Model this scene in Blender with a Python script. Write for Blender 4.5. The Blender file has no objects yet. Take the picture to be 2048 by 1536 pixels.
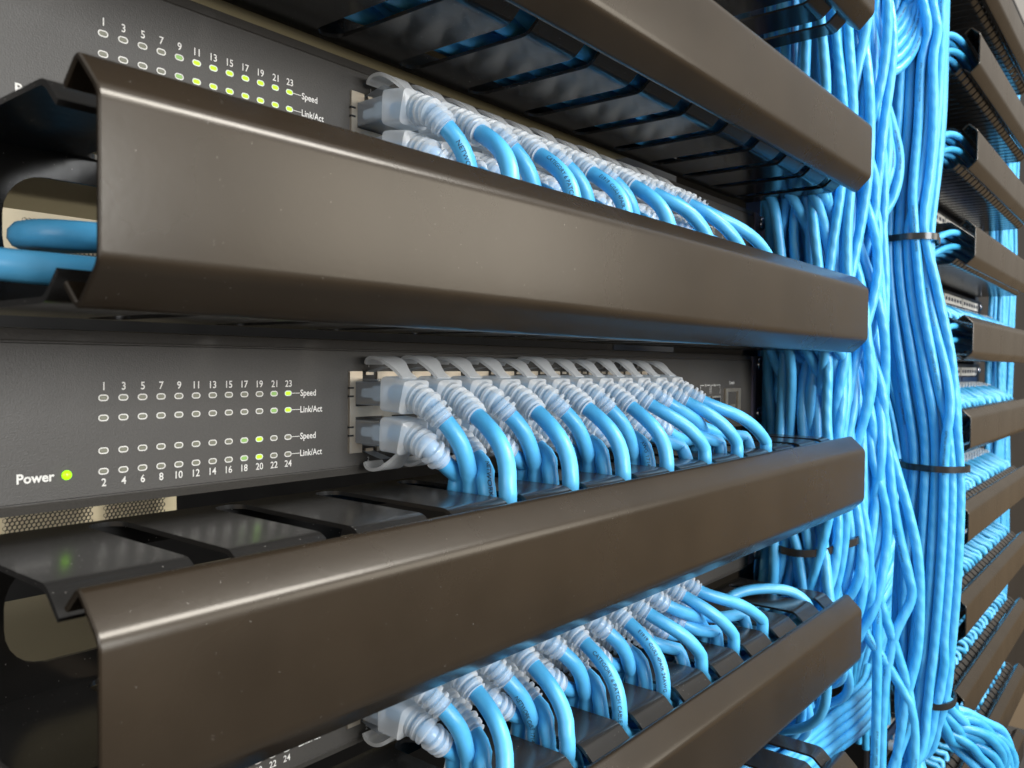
import bpy, bmesh, math, random
from mathutils import Vector, Matrix, kdtree
random.seed(7)
S = 0.001                                     # everything below is written in millimetres
scene = bpy.context.scene
COL = scene.collection

# ------------------------------------------------------------------ camera
cd = bpy.data.cameras.new('camera'); cam = bpy.data.objects.new('camera', cd); COL.objects.link(cam)
yaw, pit, rol = 0.6800, 0.0243, 0.0109
F = Vector((math.cos(yaw), math.sin(yaw), 0)); R = Vector((math.sin(yaw), -math.cos(yaw), 0)); Uz = Vector((0, 0, 1))
F2 = F*math.cos(pit) - Uz*math.sin(pit); U2 = Uz*math.cos(pit) + F*math.sin(pit)
R3 = R*math.cos(rol) + U2*math.sin(rol); U3 = U2*math.cos(rol) - R*math.sin(rol)
M = Matrix((R3, U3, -F2)).transposed().to_4x4(); M.translation = Vector((0, -206.17, 0))*S
cam.matrix_world = M
cd.sensor_width = 36; cd.lens = 36*1650/2048; cd.clip_start = 0.01; cd.clip_end = 60
cd.dof.use_dof = True; cd.dof.focus_distance = 0.30; cd.dof.aperture_fstop = 34
scene.camera = cam

# ------------------------------------------------------------------ light
w = bpy.data.worlds.new('World'); scene.world = w; w.use_nodes = True
nt = w.node_tree; bg = nt.nodes['Background']
tc = nt.nodes.new('ShaderNodeTexCoord'); sep = nt.nodes.new('ShaderNodeSeparateXYZ'); rmp = nt.nodes.new('ShaderNodeValToRGB')
mp = nt.nodes.new('ShaderNodeMath'); mp.operation = 'MULTIPLY_ADD'; mp.inputs[1].default_value = .5; mp.inputs[2].default_value = .5
nt.links.new(tc.outputs['Generated'], sep.inputs[0]); nt.links.new(sep.outputs['Z'], mp.inputs[0]); nt.links.new(mp.outputs[0], rmp.inputs[0])
rmp.color_ramp.elements[0].color = (.07, .055, .04, 1); rmp.color_ramp.elements[0].position = .2
rmp.color_ramp.elements[1].color = (1, .97, .92, 1); rmp.color_ramp.elements[1].position = .85
e = rmp.color_ramp.elements.new(.5); e.color = (.58, .50, .40, 1)
e = rmp.color_ramp.elements.new(.42); e.color = (.52, .38, .24, 1)
nt.links.new(rmp.outputs[0], bg.inputs[0]); bg.inputs[1].default_value = 0.62

def area(name, loc, target, sx, sy, power, col):
    l = bpy.data.lights.new(name, 'AREA'); l.shape = 'RECTANGLE'; l.size = sx*S; l.size_y = sy*S; l.energy = power; l.color = col
    o = bpy.data.objects.new(name, l); COL.objects.link(o); o.location = Vector(loc)*S
    o.rotation_euler = (Vector(target) - Vector(loc)).to_track_quat('-Z', 'Y').to_euler(); return o
area('ceiling_lamp', (900, -1300, 1500), (450, 0, -50), 1500, 500, 62, (1, .98, .94))
area('aisle_lamp', (1250, -1200, 330), (300, -70, -20), 700, 600, 5.8, (1, .94, .83))
area('front_fill', (250, -1700, 260), (330, 0, -20), 900, 600, 34, (.96, .985, 1))  # unseen fill added to brighten boots and cables without mirroring in the covers
area('left_fill', (-480, -150, 90), (60, -60, 20), 300, 300, 1.1, (.95, .97, 1))  # fill added at the left to brighten the duct-end loops and cover edges
area('rear_fill', (290, 340, -330), (270, 470, 60), 400, 60, 1.0, (1, .93, .75))  # added fill low behind the switches, brightens the chassis underside and cream strips
vs = scene.view_settings; vs.view_transform = 'Standard'; vs.look = 'None'; vs.gamma = 1; vs.exposure = 0; vs.use_curve_mapping = False
scene.render.engine = 'CYCLES'
cy = scene.cycles; cy.use_denoising = True; cy.max_bounces = 10; cy.transmission_bounces = 8; cy.transparent_max_bounces = 12
cy.sample_clamp_indirect = 6; cy.caustics_reflective = False; cy.caustics_refractive = False

# ------------------------------------------------------------------ materials
def mat(name, base, rough=.5, metal=0., spec=.5, **kw):
    m = bpy.data.materials.new(name); m.use_nodes = True; b = m.node_tree.nodes['Principled BSDF']
    b.inputs['Base Color'].default_value = (*base, 1); b.inputs['Roughness'].default_value = rough; b.inputs['Metallic'].default_value = metal
    b.inputs['Specular IOR Level'].default_value = spec
    for k, v in kw.items(): b.inputs[k.replace('_', ' ')].default_value = v
    return m
def N(m, t): return m.node_tree.nodes.new(t)
def LK(m, a, b): m.node_tree.links.new(a, b)
def P(m): return m.node_tree.nodes['Principled BSDF']
def bump_noise(m, scales, strength, dist=0.0003):
    tcn = N(m, 'ShaderNodeTexCoord'); prev = None
    for sc, st in scales:
        n = N(m, 'ShaderNodeTexNoise'); n.inputs['Scale'].default_value = sc; n.inputs['Detail'].default_value = 3
        LK(m, tcn.outputs['Object'], n.inputs['Vector'])
        b = N(m, 'ShaderNodeBump'); b.inputs['Strength'].default_value = st*strength; b.inputs['Distance'].default_value = dist
        LK(m, n.outputs[0], b.inputs['Height'])
        if prev: LK(m, prev.outputs[0], b.inputs['Normal'])
        prev = b
    LK(m, prev.outputs[0], P(m).inputs['Normal'])
def vary(m, c1, c2, scale, lo=.35, hi=.65, dust=None):
    tcn = N(m, 'ShaderNodeTexCoord'); n = N(m, 'ShaderNodeTexNoise'); n.inputs['Scale'].default_value = scale; n.inputs['Detail'].default_value = 4
    LK(m, tcn.outputs['Object'], n.inputs['Vector'])
    r = N(m, 'ShaderNodeValToRGB'); r.color_ramp.elements[0].position = lo; r.color_ramp.elements[1].position = hi
    r.color_ramp.elements[0].color = (*c1, 1); r.color_ramp.elements[1].color = (*c2, 1)
    LK(m, n.outputs[0], r.inputs[0]); out = r.outputs[0]
    if dust:                                   # specks of pale dust lying on the paint
        v = N(m, 'ShaderNodeTexVoronoi'); v.inputs['Scale'].default_value = dust[0]; LK(m, tcn.outputs['Object'], v.inputs['Vector'])
        n2 = N(m, 'ShaderNodeTexNoise'); n2.inputs['Scale'].default_value = 40; LK(m, tcn.outputs['Object'], n2.inputs['Vector'])
        sub = N(m, 'ShaderNodeMath'); sub.operation = 'MULTIPLY'; sub.inputs[1].default_value = dust[1]; LK(m, n2.outputs[0], sub.inputs[0])
        lt = N(m, 'ShaderNodeMath'); lt.operation = 'LESS_THAN'; LK(m, v.outputs['Distance'], lt.inputs[0]); LK(m, sub.outputs[0], lt.inputs[1])
        sc = N(m, 'ShaderNodeSeparateColor'); LK(m, v.outputs['Color'], sc.inputs[0])
        gt = N(m, 'ShaderNodeMath'); gt.operation = 'GREATER_THAN'; gt.inputs[1].default_value = dust[2]; LK(m, sc.outputs[0], gt.inputs[0])
        mu = N(m, 'ShaderNodeMath'); mu.operation = 'MULTIPLY'; LK(m, lt.outputs[0], mu.inputs[0]); LK(m, gt.outputs[0], mu.inputs[1])
        mx = N(m, 'ShaderNodeMix'); mx.data_type = 'RGBA'; LK(m, mu.outputs[0], mx.inputs[0]); LK(m, out, mx.inputs[6]); mx.inputs[7].default_value = (.55, .53, .5, 1)
        out = mx.outputs[2]
    LK(m, out, P(m).inputs['Base Color'])

cover_paint = mat('satin_black_powder_coat', (.05, .045, .04), .3, 0, .5, Specular_Tint=(1, .95, .87, 1))
vary(cover_paint, (.016, .0115, .0075), (.022, .016, .0105), 25, dust=(1700, .15, .965)); bump_noise(cover_paint, [(650, 1)], .05)
def scuff(m, lo, hi, scale):
    tcn = N(m, 'ShaderNodeTexCoord'); n = N(m, 'ShaderNodeTexNoise'); n.inputs['Scale'].default_value = scale; n.inputs['Detail'].default_value = 6; n.inputs['Roughness'].default_value = .65
    mr = N(m, 'ShaderNodeMapRange'); mr.inputs[1].default_value = .35; mr.inputs[2].default_value = .7; mr.inputs[3].default_value = lo; mr.inputs[4].default_value = hi
    LK(m, tcn.outputs['Object'], n.inputs['Vector']); LK(m, n.outputs[0], mr.inputs[0]); LK(m, mr.outputs[0], P(m).inputs['Roughness'])
scuff(cover_paint, .235, .29, 16)
plate_paint = mat('gloss_black_paint', (.02, .02, .02), .19)
vary(plate_paint, (.014, .014, .014), (.022, .021, .02), 30, dust=(1500, .22, .9)); bump_noise(plate_paint, [(300, 1)], .07)
panel_paint = mat('charcoal_textured_panel', (.08, .075, .075), .48)
vary(panel_paint, (.042, .038, .033), (.050, .045, .039), 1600); bump_noise(panel_paint, [(2600, 1), (1100, .3)], .3)
groove_mat = mat('dark_groove', (.012, .012, .012), .6)
ear_metal = mat('violet_grey_steel', (.21, .18, .24), .42, .35); bump_noise(ear_metal, [(1200, 1)], .12)
chassis_metal = mat('beige_sheet_steel', (.34, .30, .20), .42, .25); bump_noise(chassis_metal, [(900, 1)], .12)
wall_cream = mat('cream_rear_wall', (.72, .66, .50), .6); vary(wall_cream, (.50, .45, .33), (.57, .51, .38), 20)
lattice_black = mat('black_lattice', (.012, .012, .012), .4)
print_white = mat('white_screen_print', (.68, .66, .62), .6)
vary(print_white, (.66, .64, .60), (.76, .74, .70), 900)
shield = mat('nickel_jack_shield', (.86, .76, .62), .3, .85); vary(shield, (.58, .50, .40), (.68, .61, .50), 120); bump_noise(shield, [(500, 1)], .08)
jack_dark = mat('black_jack_cavity', (.01, .01, .011), .35)
gold = mat('gold_contacts', (.8, .5, .14), .25, 1.)
chrome = mat('zinc_plated_screw', (.8, .8, .82), .16, 1.); bump_noise(chrome, [(700, 1)], .12)
led_off = mat('unlit_indicator', (.17, .17, .12), .35)
led_dim = mat('dim_green_indicator', (.20, .34, .10), .35); P(led_dim).inputs['Emission Color'].default_value = (.22, .5, .08, 1); P(led_dim).inputs['Emission Strength'].default_value = .3
led_on = mat('lit_green_indicator', (.10, .22, .01), .3); P(led_on).inputs['Emission Color'].default_value = (.30, .80, .002, 1); P(led_on).inputs['Emission Strength'].default_value = 2.0
tie_black = mat('black_nylon_tie', (.022, .022, .022), .22); bump_noise(tie_black, [(900, 1)], .1)
tie_white = mat('white_nylon_tie', (.75, .78, .8), .3)
rail_paint = mat('black_rail_paint', (.018, .018, .02), .35); bump_noise(rail_paint, [(300, 1)], .1)
backdrop_mat = mat('dark_cabinet_panel', (.03, .032, .036), .5); vary(backdrop_mat, (.014, .015, .017), (.02, .021, .023), 12)
label_white = mat('white_label_strip', (.7, .68, .62), .5); vary(label_white, (.64, .62, .57), (.74, .72, .66), 90)
ink = mat('black_ink', (.02, .03, .05), .6)
port_navy = mat('navy_port_block', (.02, .04, .10), .35)
loom_grey = mat('clear_braided_boot', (.55, .53, .48), .3)

def cable_mat(name, c1, c2):
    m = mat(name, c1, .36, 0, .45)
    P(m).inputs['Subsurface Weight'].default_value = .0; P(m).inputs['Subsurface Radius'].default_value = (.3, .8, 1.); P(m).inputs['Subsurface Scale'].default_value = .0012
    vary(m, c1, c2, 55)
    uv = N(m, 'ShaderNodeUVMap'); sp = N(m, 'ShaderNodeSeparateXYZ'); LK(m, uv.outputs[0], sp.inputs[0])
    a = N(m, 'ShaderNodeMath'); a.operation = 'MULTIPLY_ADD'; a.inputs[1].default_value = 2; LK(m, sp.outputs['Y'], a.inputs[0]); LK(m, sp.outputs['X'], a.inputs[2])
    b = N(m, 'ShaderNodeMath'); b.operation = 'MULTIPLY'; b.inputs[1].default_value = 2*math.pi; LK(m, a.outputs[0], b.inputs[0])
    c = N(m, 'ShaderNodeMath'); c.operation = 'SINE'; LK(m, b.outputs[0], c.inputs[0])
    bp = N(m, 'ShaderNodeBump'); bp.inputs['Strength'].default_value = TW[name]; bp.inputs['Distance'].default_value = .0011
    LK(m, c.outputs[0], bp.inputs['Height'])
    n = N(m, 'ShaderNodeTexNoise'); n.inputs['Scale'].default_value = 130; tcn = N(m, 'ShaderNodeTexCoord'); LK(m, tcn.outputs['Object'], n.inputs['Vector'])
    b2 = N(m, 'ShaderNodeBump'); b2.inputs['Strength'].default_value = .22; b2.inputs['Distance'].default_value = .0016; LK(m, n.outputs[0], b2.inputs['Height']); LK(m, bp.outputs[0], b2.inputs['Normal'])
    LK(m, b2.outputs[0], P(m).inputs['Normal']); return m
TW = {'blue_cord_jacket': .04, 'blue_twisted_jacket': .09, 'deep_shade_blue_jacket': .09}
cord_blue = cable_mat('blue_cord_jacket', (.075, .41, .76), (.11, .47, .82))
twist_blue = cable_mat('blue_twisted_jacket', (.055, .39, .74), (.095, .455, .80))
deep_shade_blue = cable_mat('deep_shade_blue_jacket', (.035, .30, .55), (.05, .34, .62))  # darker copy of the cable blue, mostly painted shade in and behind the bundle

def see_through(name, base, rough, clear_share, translucent_share, bump=0):
    m = mat(name, base, rough, 0, .6); nt = m.node_tree; out = nt.nodes['Material Output']
    if bump: bump_noise(m, [(500, 1)], bump)
    tl = N(m, 'ShaderNodeBsdfTranslucent'); tl.inputs[0].default_value = (*base, 1)
    tr = N(m, 'ShaderNodeBsdfTransparent'); tr.inputs[0].default_value = (.96, .97, .98, 1)
    m1 = N(m, 'ShaderNodeMixShader'); m1.inputs[0].default_value = translucent_share; LK(m, P(m).outputs[0], m1.inputs[1]); LK(m, tl.outputs[0], m1.inputs[2])
    lw = N(m, 'ShaderNodeLayerWeight'); lw.inputs[0].default_value = .35
    ma = N(m, 'ShaderNodeMath'); ma.operation = 'MULTIPLY_ADD'; ma.inputs[1].default_value = -clear_share*.8; ma.inputs[2].default_value = clear_share; LK(m, lw.outputs['Facing'], ma.inputs[0])
    m2 = N(m, 'ShaderNodeMixShader'); LK(m, ma.outputs[0], m2.inputs[0]); LK(m, m1.outputs[0], m2.inputs[1]); LK(m, tr.outputs[0], m2.inputs[2])
    LK(m, m2.outputs[0], out.inputs[0]); return m
frost = see_through('frosted_clear_boot', (.98, .98, .97), .13, .5, .4, .06)
clear = see_through('clear_plug_plastic', (.70, .74, .78), .07, .78, .3)

# ------------------------------------------------------------------ mesh helpers
def mesh_obj(name, verts, faces, m, parent=None, origin=(0, 0, 0), uvs=None, smooth=None, mats=None, fm=None):
    me = bpy.data.meshes.new(name); ox, oy, oz = origin
    me.from_pydata([((x-ox)*S, (y-oy)*S, (z-oz)*S) for x, y, z in verts], [], faces); me.update()
    for mm in (mats or [m]): me.materials.append(mm)
    if fm: me.polygons.foreach_set('material_index', fm)
    if uvs:
        ul = me.uv_layers.new(name='UVMap'); k = 0; flat = []
        for f in uvs: 
            for u in f: flat += [u[0], u[1]]
        ul.data.foreach_set('uv', flat)
    if smooth is not None:
        me.shade_smooth(); me.set_sharp_from_angle(angle=math.radians(smooth))
    o = bpy.data.objects.new(name, me); COL.objects.link(o)
    if parent: o.parent = parent
    return o
def bm_obj(name, bm, m, parent=None, smooth=None):
    me = bpy.data.meshes.new(name); bmesh.ops.recalc_face_normals(bm, faces=bm.faces); bmesh.ops.scale(bm, vec=(S, S, S), verts=bm.verts); bm.to_mesh(me); bm.free()
    me.materials.append(m)
    if smooth is not None: me.shade_smooth(); me.set_sharp_from_angle(angle=math.radians(smooth))
    o = bpy.data.objects.new(name, me); COL.objects.link(o)
    if parent: o.parent = parent
    return o
def thing(name, label, cat, loc=(0, 0, 0), group=None):
    o = bpy.data.objects.new(name, None); COL.objects.link(o); o.empty_display_size = .005; o.location = Vector(loc)*S
    return tag(o, label, cat, group)
def tag(o, label, cat, group=None):
    o['label'] = label; o['category'] = cat
    if group: o['group'] = group
    return o
def box(bm, x0, x1, y0, y1, z0, z1, bev=0):
    r = bmesh.ops.create_cube(bm, size=1); vs_ = r['verts']
    bmesh.ops.transform(bm, verts=vs_, matrix=Matrix.Translation(((x0+x1)/2, (y0+y1)/2, (z0+z1)/2)) @ Matrix.Diagonal((abs(x1-x0), abs(y1-y0), abs(z1-z0), 1)))
    if bev:
        es = {ed for v in vs_ for ed in v.link_edges}
        bmesh.ops.bevel(bm, geom=list(es), offset=bev, segments=2, affect='EDGES')
def boxes(*bs, bev=0):
    bm = bmesh.new()
    for b in bs: box(bm, *b, bev=bev)
    return bm
def extrude_profile(bm, prof, x0, x1, closed=True):
    a = [bm.verts.new((x0, y, z)) for y, z in prof]; b = [bm.verts.new((x1, y, z)) for y, z in prof]; n = len(prof)
    for i in range(n if closed else n-1): bm.faces.new((a[i], a[(i+1) % n], b[(i+1) % n], b[i]))
    if closed: bm.faces.new(a[::-1]); bm.faces.new(b)
def rounded(prof, rad, seg=4):
    out = [prof[0]]
    for i in range(1, len(prof)-1):
        p0, p, p1 = Vector(prof[i-1]), Vector(prof[i]), Vector(prof[i+1])
        a = p + (p0-p).normalized()*min(rad, (p0-p).length*.45); b = p + (p1-p).normalized()*min(rad, (p1-p).length*.45)
        for k in range(seg+1):
            t = k/seg; out.append(tuple(a*(1-t)**2 + p*2*t*(1-t) + b*t*t))
    out.append(prof[-1]); return out
def catmull(pts, step, sub=1.5):
    pts = [Vector(p) for p in pts]; ext = [pts[0]*2-pts[1]] + pts + [pts[-1]*2-pts[-2]]; dense = []
    for i in range(1, len(ext)-2):
        p0, p1, p2, p3 = ext[i-1:i+3]
        t0 = 0; t1 = t0+max((p1-p0).length, 1e-4)**.5; t2 = t1+max((p2-p1).length, 1e-4)**.5; t3 = t2+max((p3-p2).length, 1e-4)**.5
        n = max(2, int((p2-p1).length/sub))
        for k in range(n):
            t = t1+(t2-t1)*k/n
            A1 = p0*((t1-t)/(t1-t0))+p1*((t-t0)/(t1-t0)); A2 = p1*((t2-t)/(t2-t1))+p2*((t-t1)/(t2-t1)); A3 = p2*((t3-t)/(t3-t2))+p3*((t-t2)/(t3-t2))
            B1 = A1*((t2-t)/(t2-t0))+A2*((t-t0)/(t2-t0)); B2 = A2*((t3-t)/(t3-t1))+A3*((t-t1)/(t3-t1))
            dense.append(B1*((t2-t)/(t2-t1))+B2*((t-t1)/(t2-t1)))
    dense.append(pts[-1]); return resample(dense, step)
def resample(d, step):
    L = [0]
    for a, b in zip(d, d[1:]): L.append(L[-1]+(b-a).length)
    n = max(2, int(round(L[-1]/step))); out = []; j = 0
    for k in range(n+1):
        s = L[-1]*k/n
        while j < len(d)-2 and L[j+1] < s: j += 1
        t = (s-L[j])/max(L[j+1]-L[j], 1e-9); out.append(d[j].lerp(d[j+1], min(max(t, 0), 1)))
    return out
def frames(c):
    T = [(c[min(i+1, len(c)-1)]-c[max(i-1, 0)]).normalized() for i in range(len(c))]
    ref = Vector((0, 0, 1)) if abs(T[0].z) < .85 else Vector((1, 0, 0))
    n = (ref - T[0]*ref.dot(T[0])).normalized(); Ns = [n]
    for i in range(1, len(c)):
        n = T[i-1].rotation_difference(T[i]) @ n; n = (n - T[i]*n.dot(T[i])).normalized(); Ns.append(n)
    return T, Ns, [t.cross(n) for t, n in zip(T, Ns)]
def tube_data(c, radii, ns=12, caps=True, shape=None, twist_len=9.):
    """rings along centreline c; radii: number, or (half width, half height, squareness) per ring"""
    T, A, B = frames(c); V = []; Fc = []; UV = []; s = 0; ss = []
    for i, p in enumerate(c):
        if i: s += (c[i]-c[i-1]).length
        ss.append(s); r = radii if isinstance(radii, (int, float)) else radii[i]
        for k in range(ns):
            th = 2*math.pi*k/ns; ca, sa = math.cos(th), math.sin(th)
            if isinstance(r, tuple):
                e = r[2]; ca = math.copysign(abs(ca)**e, ca); sa = math.copysign(abs(sa)**e, sa); V.append(tuple(p + A[i]*(ca*r[1]) + B[i]*(sa*r[0])))
            else: V.append(tuple(p + A[i]*(ca*r) + B[i]*(sa*r)))
    for i in range(len(c)-1):
        for k in range(ns):
            k2 = (k+1) % ns
            Fc.append((i*ns+k, i*ns+k2, (i+1)*ns+k2, (i+1)*ns+k))
            u0, u1, v0, v1 = ss[i]/twist_len, ss[i+1]/twist_len, k/ns, (k+1)/ns
            UV.append(((u0, v0), (u0, v1), (u1, v1), (u1, v0)))
    if caps:
        for idx in (list(range(ns))[::-1], [(len(c)-1)*ns+k for k in range(ns)]): Fc.append(tuple(idx)); UV.append(tuple((0, 0) for _ in idx))
    return V, Fc, UV
def tube(name, c, r, m, parent=None, origin=(0, 0, 0), ns=12, smooth=50, caps=True, tw=9.):
    V, Fc, UV = tube_data(c, r, ns, caps, twist_len=tw)
    return mesh_obj(name, V, Fc, m, parent, origin, UV, smooth)
TXT = {}
def text_mesh(s, size, bold=0.):
    key = (s, size, bold)
    if key in TXT: return TXT[key]
    cu = bpy.data.curves.new('lettering', 'FONT'); cu.body = s; cu.size = size; cu.resolution_u = 3; cu.offset = bold
    o = bpy.data.objects.new('lettering', cu); COL.objects.link(o)
    dg = bpy.context.evaluated_depsgraph_get(); dg.update()
    me = o.evaluated_get(dg).to_mesh()
    r = ([tuple(v.co) for v in me.vertices], [tuple(p.vertices) for p in me.polygons]); o.evaluated_get(dg).to_mesh_clear()
    bpy.data.objects.remove(o); bpy.data.curves.remove(cu); TXT[key] = r; return r
class Print:
    """flat lettering gathered into one screen print"""
    def __init__(s): s.v = []; s.f = []
    def text(s, t, x, z, size, y=-.12, align='c', bold=0., sx=1.):
        V, Fc = text_mesh(t, size, bold); 
        if not V: return
        xs = [p[0] for p in V]; ys = [p[1] for p in V]; cx = {'c': (min(xs)+max(xs))/2, 'l': min(xs), 'r': max(xs)}[align]; cyy = (min(ys)+max(ys))/2
        b = len(s.v); s.v += [(x+(p[0]-cx)*sx, y, z+p[1]-cyy) for p in V]; s.f += [tuple(i+b for i in f) for f in Fc]
    def bar(s, x0, x1, z0, z1, y=-.12):
        b = len(s.v); s.v += [(x0, y, z0), (x1, y, z0), (x1, y, z1), (x0, y, z1)]; s.f.append((b, b+1, b+2, b+3))
def cable_text(name, c, r, text, s0, phase, size, m, parent, origin):
    V, Fc = text_mesh(text, size); T, A, B = frames(c); L = [0]
    for a, b in zip(c, c[1:]): L.append(L[-1]+(b-a).length)
    out = []; ok = []
    for x, y, _ in V:
        s_ = s0 + x
        j = 0; lo, hi = 0, len(L)-2
        while lo < hi:
            mid = (lo+hi+1)//2
            if L[mid] <= s_: lo = mid
            else: hi = mid-1
        j = lo; t = min(max((s_-L[j])/max(L[j+1]-L[j], 1e-6), 0), 1); ok.append(0 <= s_ <= L[-1])
        p = c[j].lerp(c[j+1], t); n = A[j].lerp(A[j+1], t); bb = B[j].lerp(B[j+1], t); th = phase - (y-size*.35)/r
        out.append(tuple(p + (n*math.cos(th)+bb*math.sin(th))*(r+.07)))
    Fc = [f for f in Fc if all(ok[i] for i in f)]
    if Fc: return mesh_obj(name, out, Fc, m, parent, origin)

# ------------------------------------------------------------------ setting
U = 44.45; PZ = 2*U; DC = 29.45                # pitch of one duct + one switch; centre height of the duct above switch B
def structure(o): o['kind'] = 'structure'; return o
structure(bm_obj('wall', boxes((-1600, 6600, 1600, 1620, -1500, 1500)), backdrop_mat))
for z0, z1, lab in ((-151, -100, 'cream sheet metal strip behind the lower duct at the left'), (58, 122, 'cream sheet metal strip seen through the open end of the middle duct')):
    tag(bm_obj('rear_panel', boxes((235, 393, 505, 508, z0, z1), bev=.5), wall_cream), lab, 'panel')
structure(bm_obj('floor', boxes((-3000, 4000, -3000, 1600, -1530, -1500)), mat('grey_raised_floor', (.12, .115, .11), .5)))
bp = bm_obj('cabinet_panel', boxes((535, 6500, 128, 134, -900, 900), bev=.8), backdrop_mat)
tag(bp, 'dark cabinet panel standing behind the cables between the two racks', 'panel')

# ------------------------------------------------------------------ honeycomb vents in the rear door
def hexvent(name, x0, x1, z0, z1, y, pitch, label):
    V = []; Fc = []; rr = pitch/math.sqrt(3); ri = rr*.80; t = 1.2; ny = int((z1-z0)/(rr*1.5))+1; nx = int((x1-x0)/pitch)+1
    for j in range(ny):
        for i in range(nx):
            cx = x0+(i+.5*(j % 2))*pitch; cz = z0+j*rr*1.5; b = len(V)
            for rad, yy in ((rr*1.0, y), (ri, y), (ri, y+t)):
                for k in range(6):
                    a = math.pi/6+k*math.pi/3; V.append((cx+rad*math.cos(a), yy, cz+rad*math.sin(a)))
            for k in range(6):
                k2 = (k+1) % 6; Fc.append((b+k, b+k2, b+6+k2, b+6+k)); Fc.append((b+6+k, b+6+k2, b+12+k2, b+12+k))
    o = mesh_obj(name, V, Fc, lattice_black); return tag(o, label, 'vent')
hexvent('honeycomb_vent', 248, 311, -150, -113, 497, 3.5, 'left one of two honeycomb vent grilles under the middle switch')
hexvent('honeycomb_vent', 325, 374, -150, -113, 497, 3.5, 'right one of two honeycomb vent grilles under the middle switch')
hexvent('honeycomb_vent', 263, 345, 60, 110, 498, 3.5, 'honeycomb vent grille seen through the open end of the middle duct')

# ------------------------------------------------------------------ cable ducts
def cover_mesh(bm, x0, x1, c):
    pr = rounded([(-58.5, 17), (-64, 21.8), (-72.2, 13.9), (-72.2, -13.9), (-64, -21.8), (-58.5, -17)], 2.0, 4)
    extrude_profile(bm, [(y, z+c) for y, z in pr], x0, x1, closed=False)
    bmesh.ops.recalc_face_normals(bm, faces=bm.faces); bmesh.ops.solidify(bm, geom=bm.faces[:], thickness=1.3)
    es = [e_ for e_ in bm.edges if len(e_.link_faces) == 2 and abs(e_.link_faces[0].normal.dot(e_.link_faces[1].normal)) < .3]
    bmesh.ops.bevel(bm, geom=es, offset=.3, segments=1, affect='EDGES')
def plate_mesh(bm, x0, x1, c, sgn, slots, sw):
    z = 19.7
    prof = [(0, z)] + rounded([(-2.6-sw/2, z), (-51.5, z), (-57, z-5)], 2.2, 3)
    prof = [(y, sgn*zz+c) for y, zz in prof]
    xs = [x0]
    for sc_ in slots: xs += [sc_-sw/2, sc_+sw/2]
    xs.append(x1); cache = {}
    def v(x, y, zz):
        k = (round(x, 3), round(y, 3), round(zz, 3))
        if k not in cache: cache[k] = bm.verts.new((x, y, zz))
        return cache[k]
    for i in range(0, len(xs)-1, 2):
        for (y0, z0), (y1, z1) in zip(prof, prof[1:]):
            bm.faces.new((v(xs[i], y0, z0), v(xs[i+1], y0, z0), v(xs[i+1], y1, z1), v(xs[i], y1, z1)))
    r = sw/2; zz = sgn*z+c
    for sc_ in slots:
        q = [sc_-r*math.cos(math.pi*k/10) for k in range(11)]
        ye = lambda x: -2.6-r+math.sqrt(max(r*r-(x-sc_)**2, 0))
        for a, b in zip(q, q[1:]):
            ya, yb = ye(a), ye(b)
            pts = [(a, 0), (b, 0)] + ([(b, yb)] if yb < -.001 else []) + ([(a, ya)] if ya < -.001 else [])
            bm.faces.new([v(px, py, zz) for px, py in pts])
def duct(c, x0, x1, dy, slots, sw, label, cname='cable_duct', win=True, group=None):
    t = thing(cname, label, 'cable duct', (x0, dy, c), group)
    for sgn, nm in ((1, 'slotted_plate'), (-1, 'slotted_plate')):
        bm = bmesh.new(); plate_mesh(bm, 0, x1-x0, 0, sgn, [s_-x0 for s_ in slots], sw)
        bmesh.ops.recalc_face_normals(bm, faces=bm.faces); bmesh.ops.solidify(bm, geom=bm.faces[:], thickness=1.2)
        bm_obj(nm, bm, plate_paint, t, 35)
    bm = bmesh.new(); L_ = x1-x0; zh = 19.6
    def loop(pts):
        vv = [bm.verts.new((x, 0, z)) for x, z in pts]; return [bm.edges.new((vv[i], vv[(i+1) % len(vv)])) for i in range(len(vv))]
    es = loop([(0, -zh), (L_, -zh), (L_, zh), (0, zh)])
    if win:
        xx = 11.
        while xx+70 < L_-6:
            pts = []
            for (cx, cz, a0) in ((xx+61, 3, 0), (xx+9, 3, 90), (xx+9, -2, 180), (xx+61, -2, 270)):
                for k in range(7): a = math.radians(a0+15*k); pts.append((cx+9*math.cos(a), cz+9.5*math.sin(a)))
            es += loop(pts); xx += 96
    bmesh.ops.triangle_fill(bm, use_beauty=True, edges=es)
    bmesh.ops.recalc_face_normals(bm, faces=bm.faces); bmesh.ops.solidify(bm, geom=bm.faces[:], thickness=1.2)
    bm_obj('back_plate', bm, plate_paint, t, 35)
    bm = bmesh.new(); cover_mesh(bm, 0, x1-x0, 0); bm_obj('cover', bm, cover_paint, t, 35)
    return t
LX0, LX1 = 61, 477
lslots = [92.9+33.2*j for j in range(12)]
dl = {2: 'topmost black cable duct of the left rack, only its corner in view', 1: 'upper black cable duct slanting across the top, its slotted underside in view',
      0: 'middle black cable duct with blurred open left end holding loose blue cables', -1: 'black cable duct just below the middle switch, its slotted top in view',
      -2: 'black cable duct under the lower switch, crossing the bottom edge', -3: 'lowest black cable duct in the left rack, corner below the bottom blue loops'}
for k in dl: duct(DC+PZ*k, LX0, LX1, 0, lslots, 9.2, dl[k], group='cable ducts of the left rack')
XR, XR1, YR = 868, 1284, 16
rslots = [XR+10+17.3*j for j in range(24)]
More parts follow.
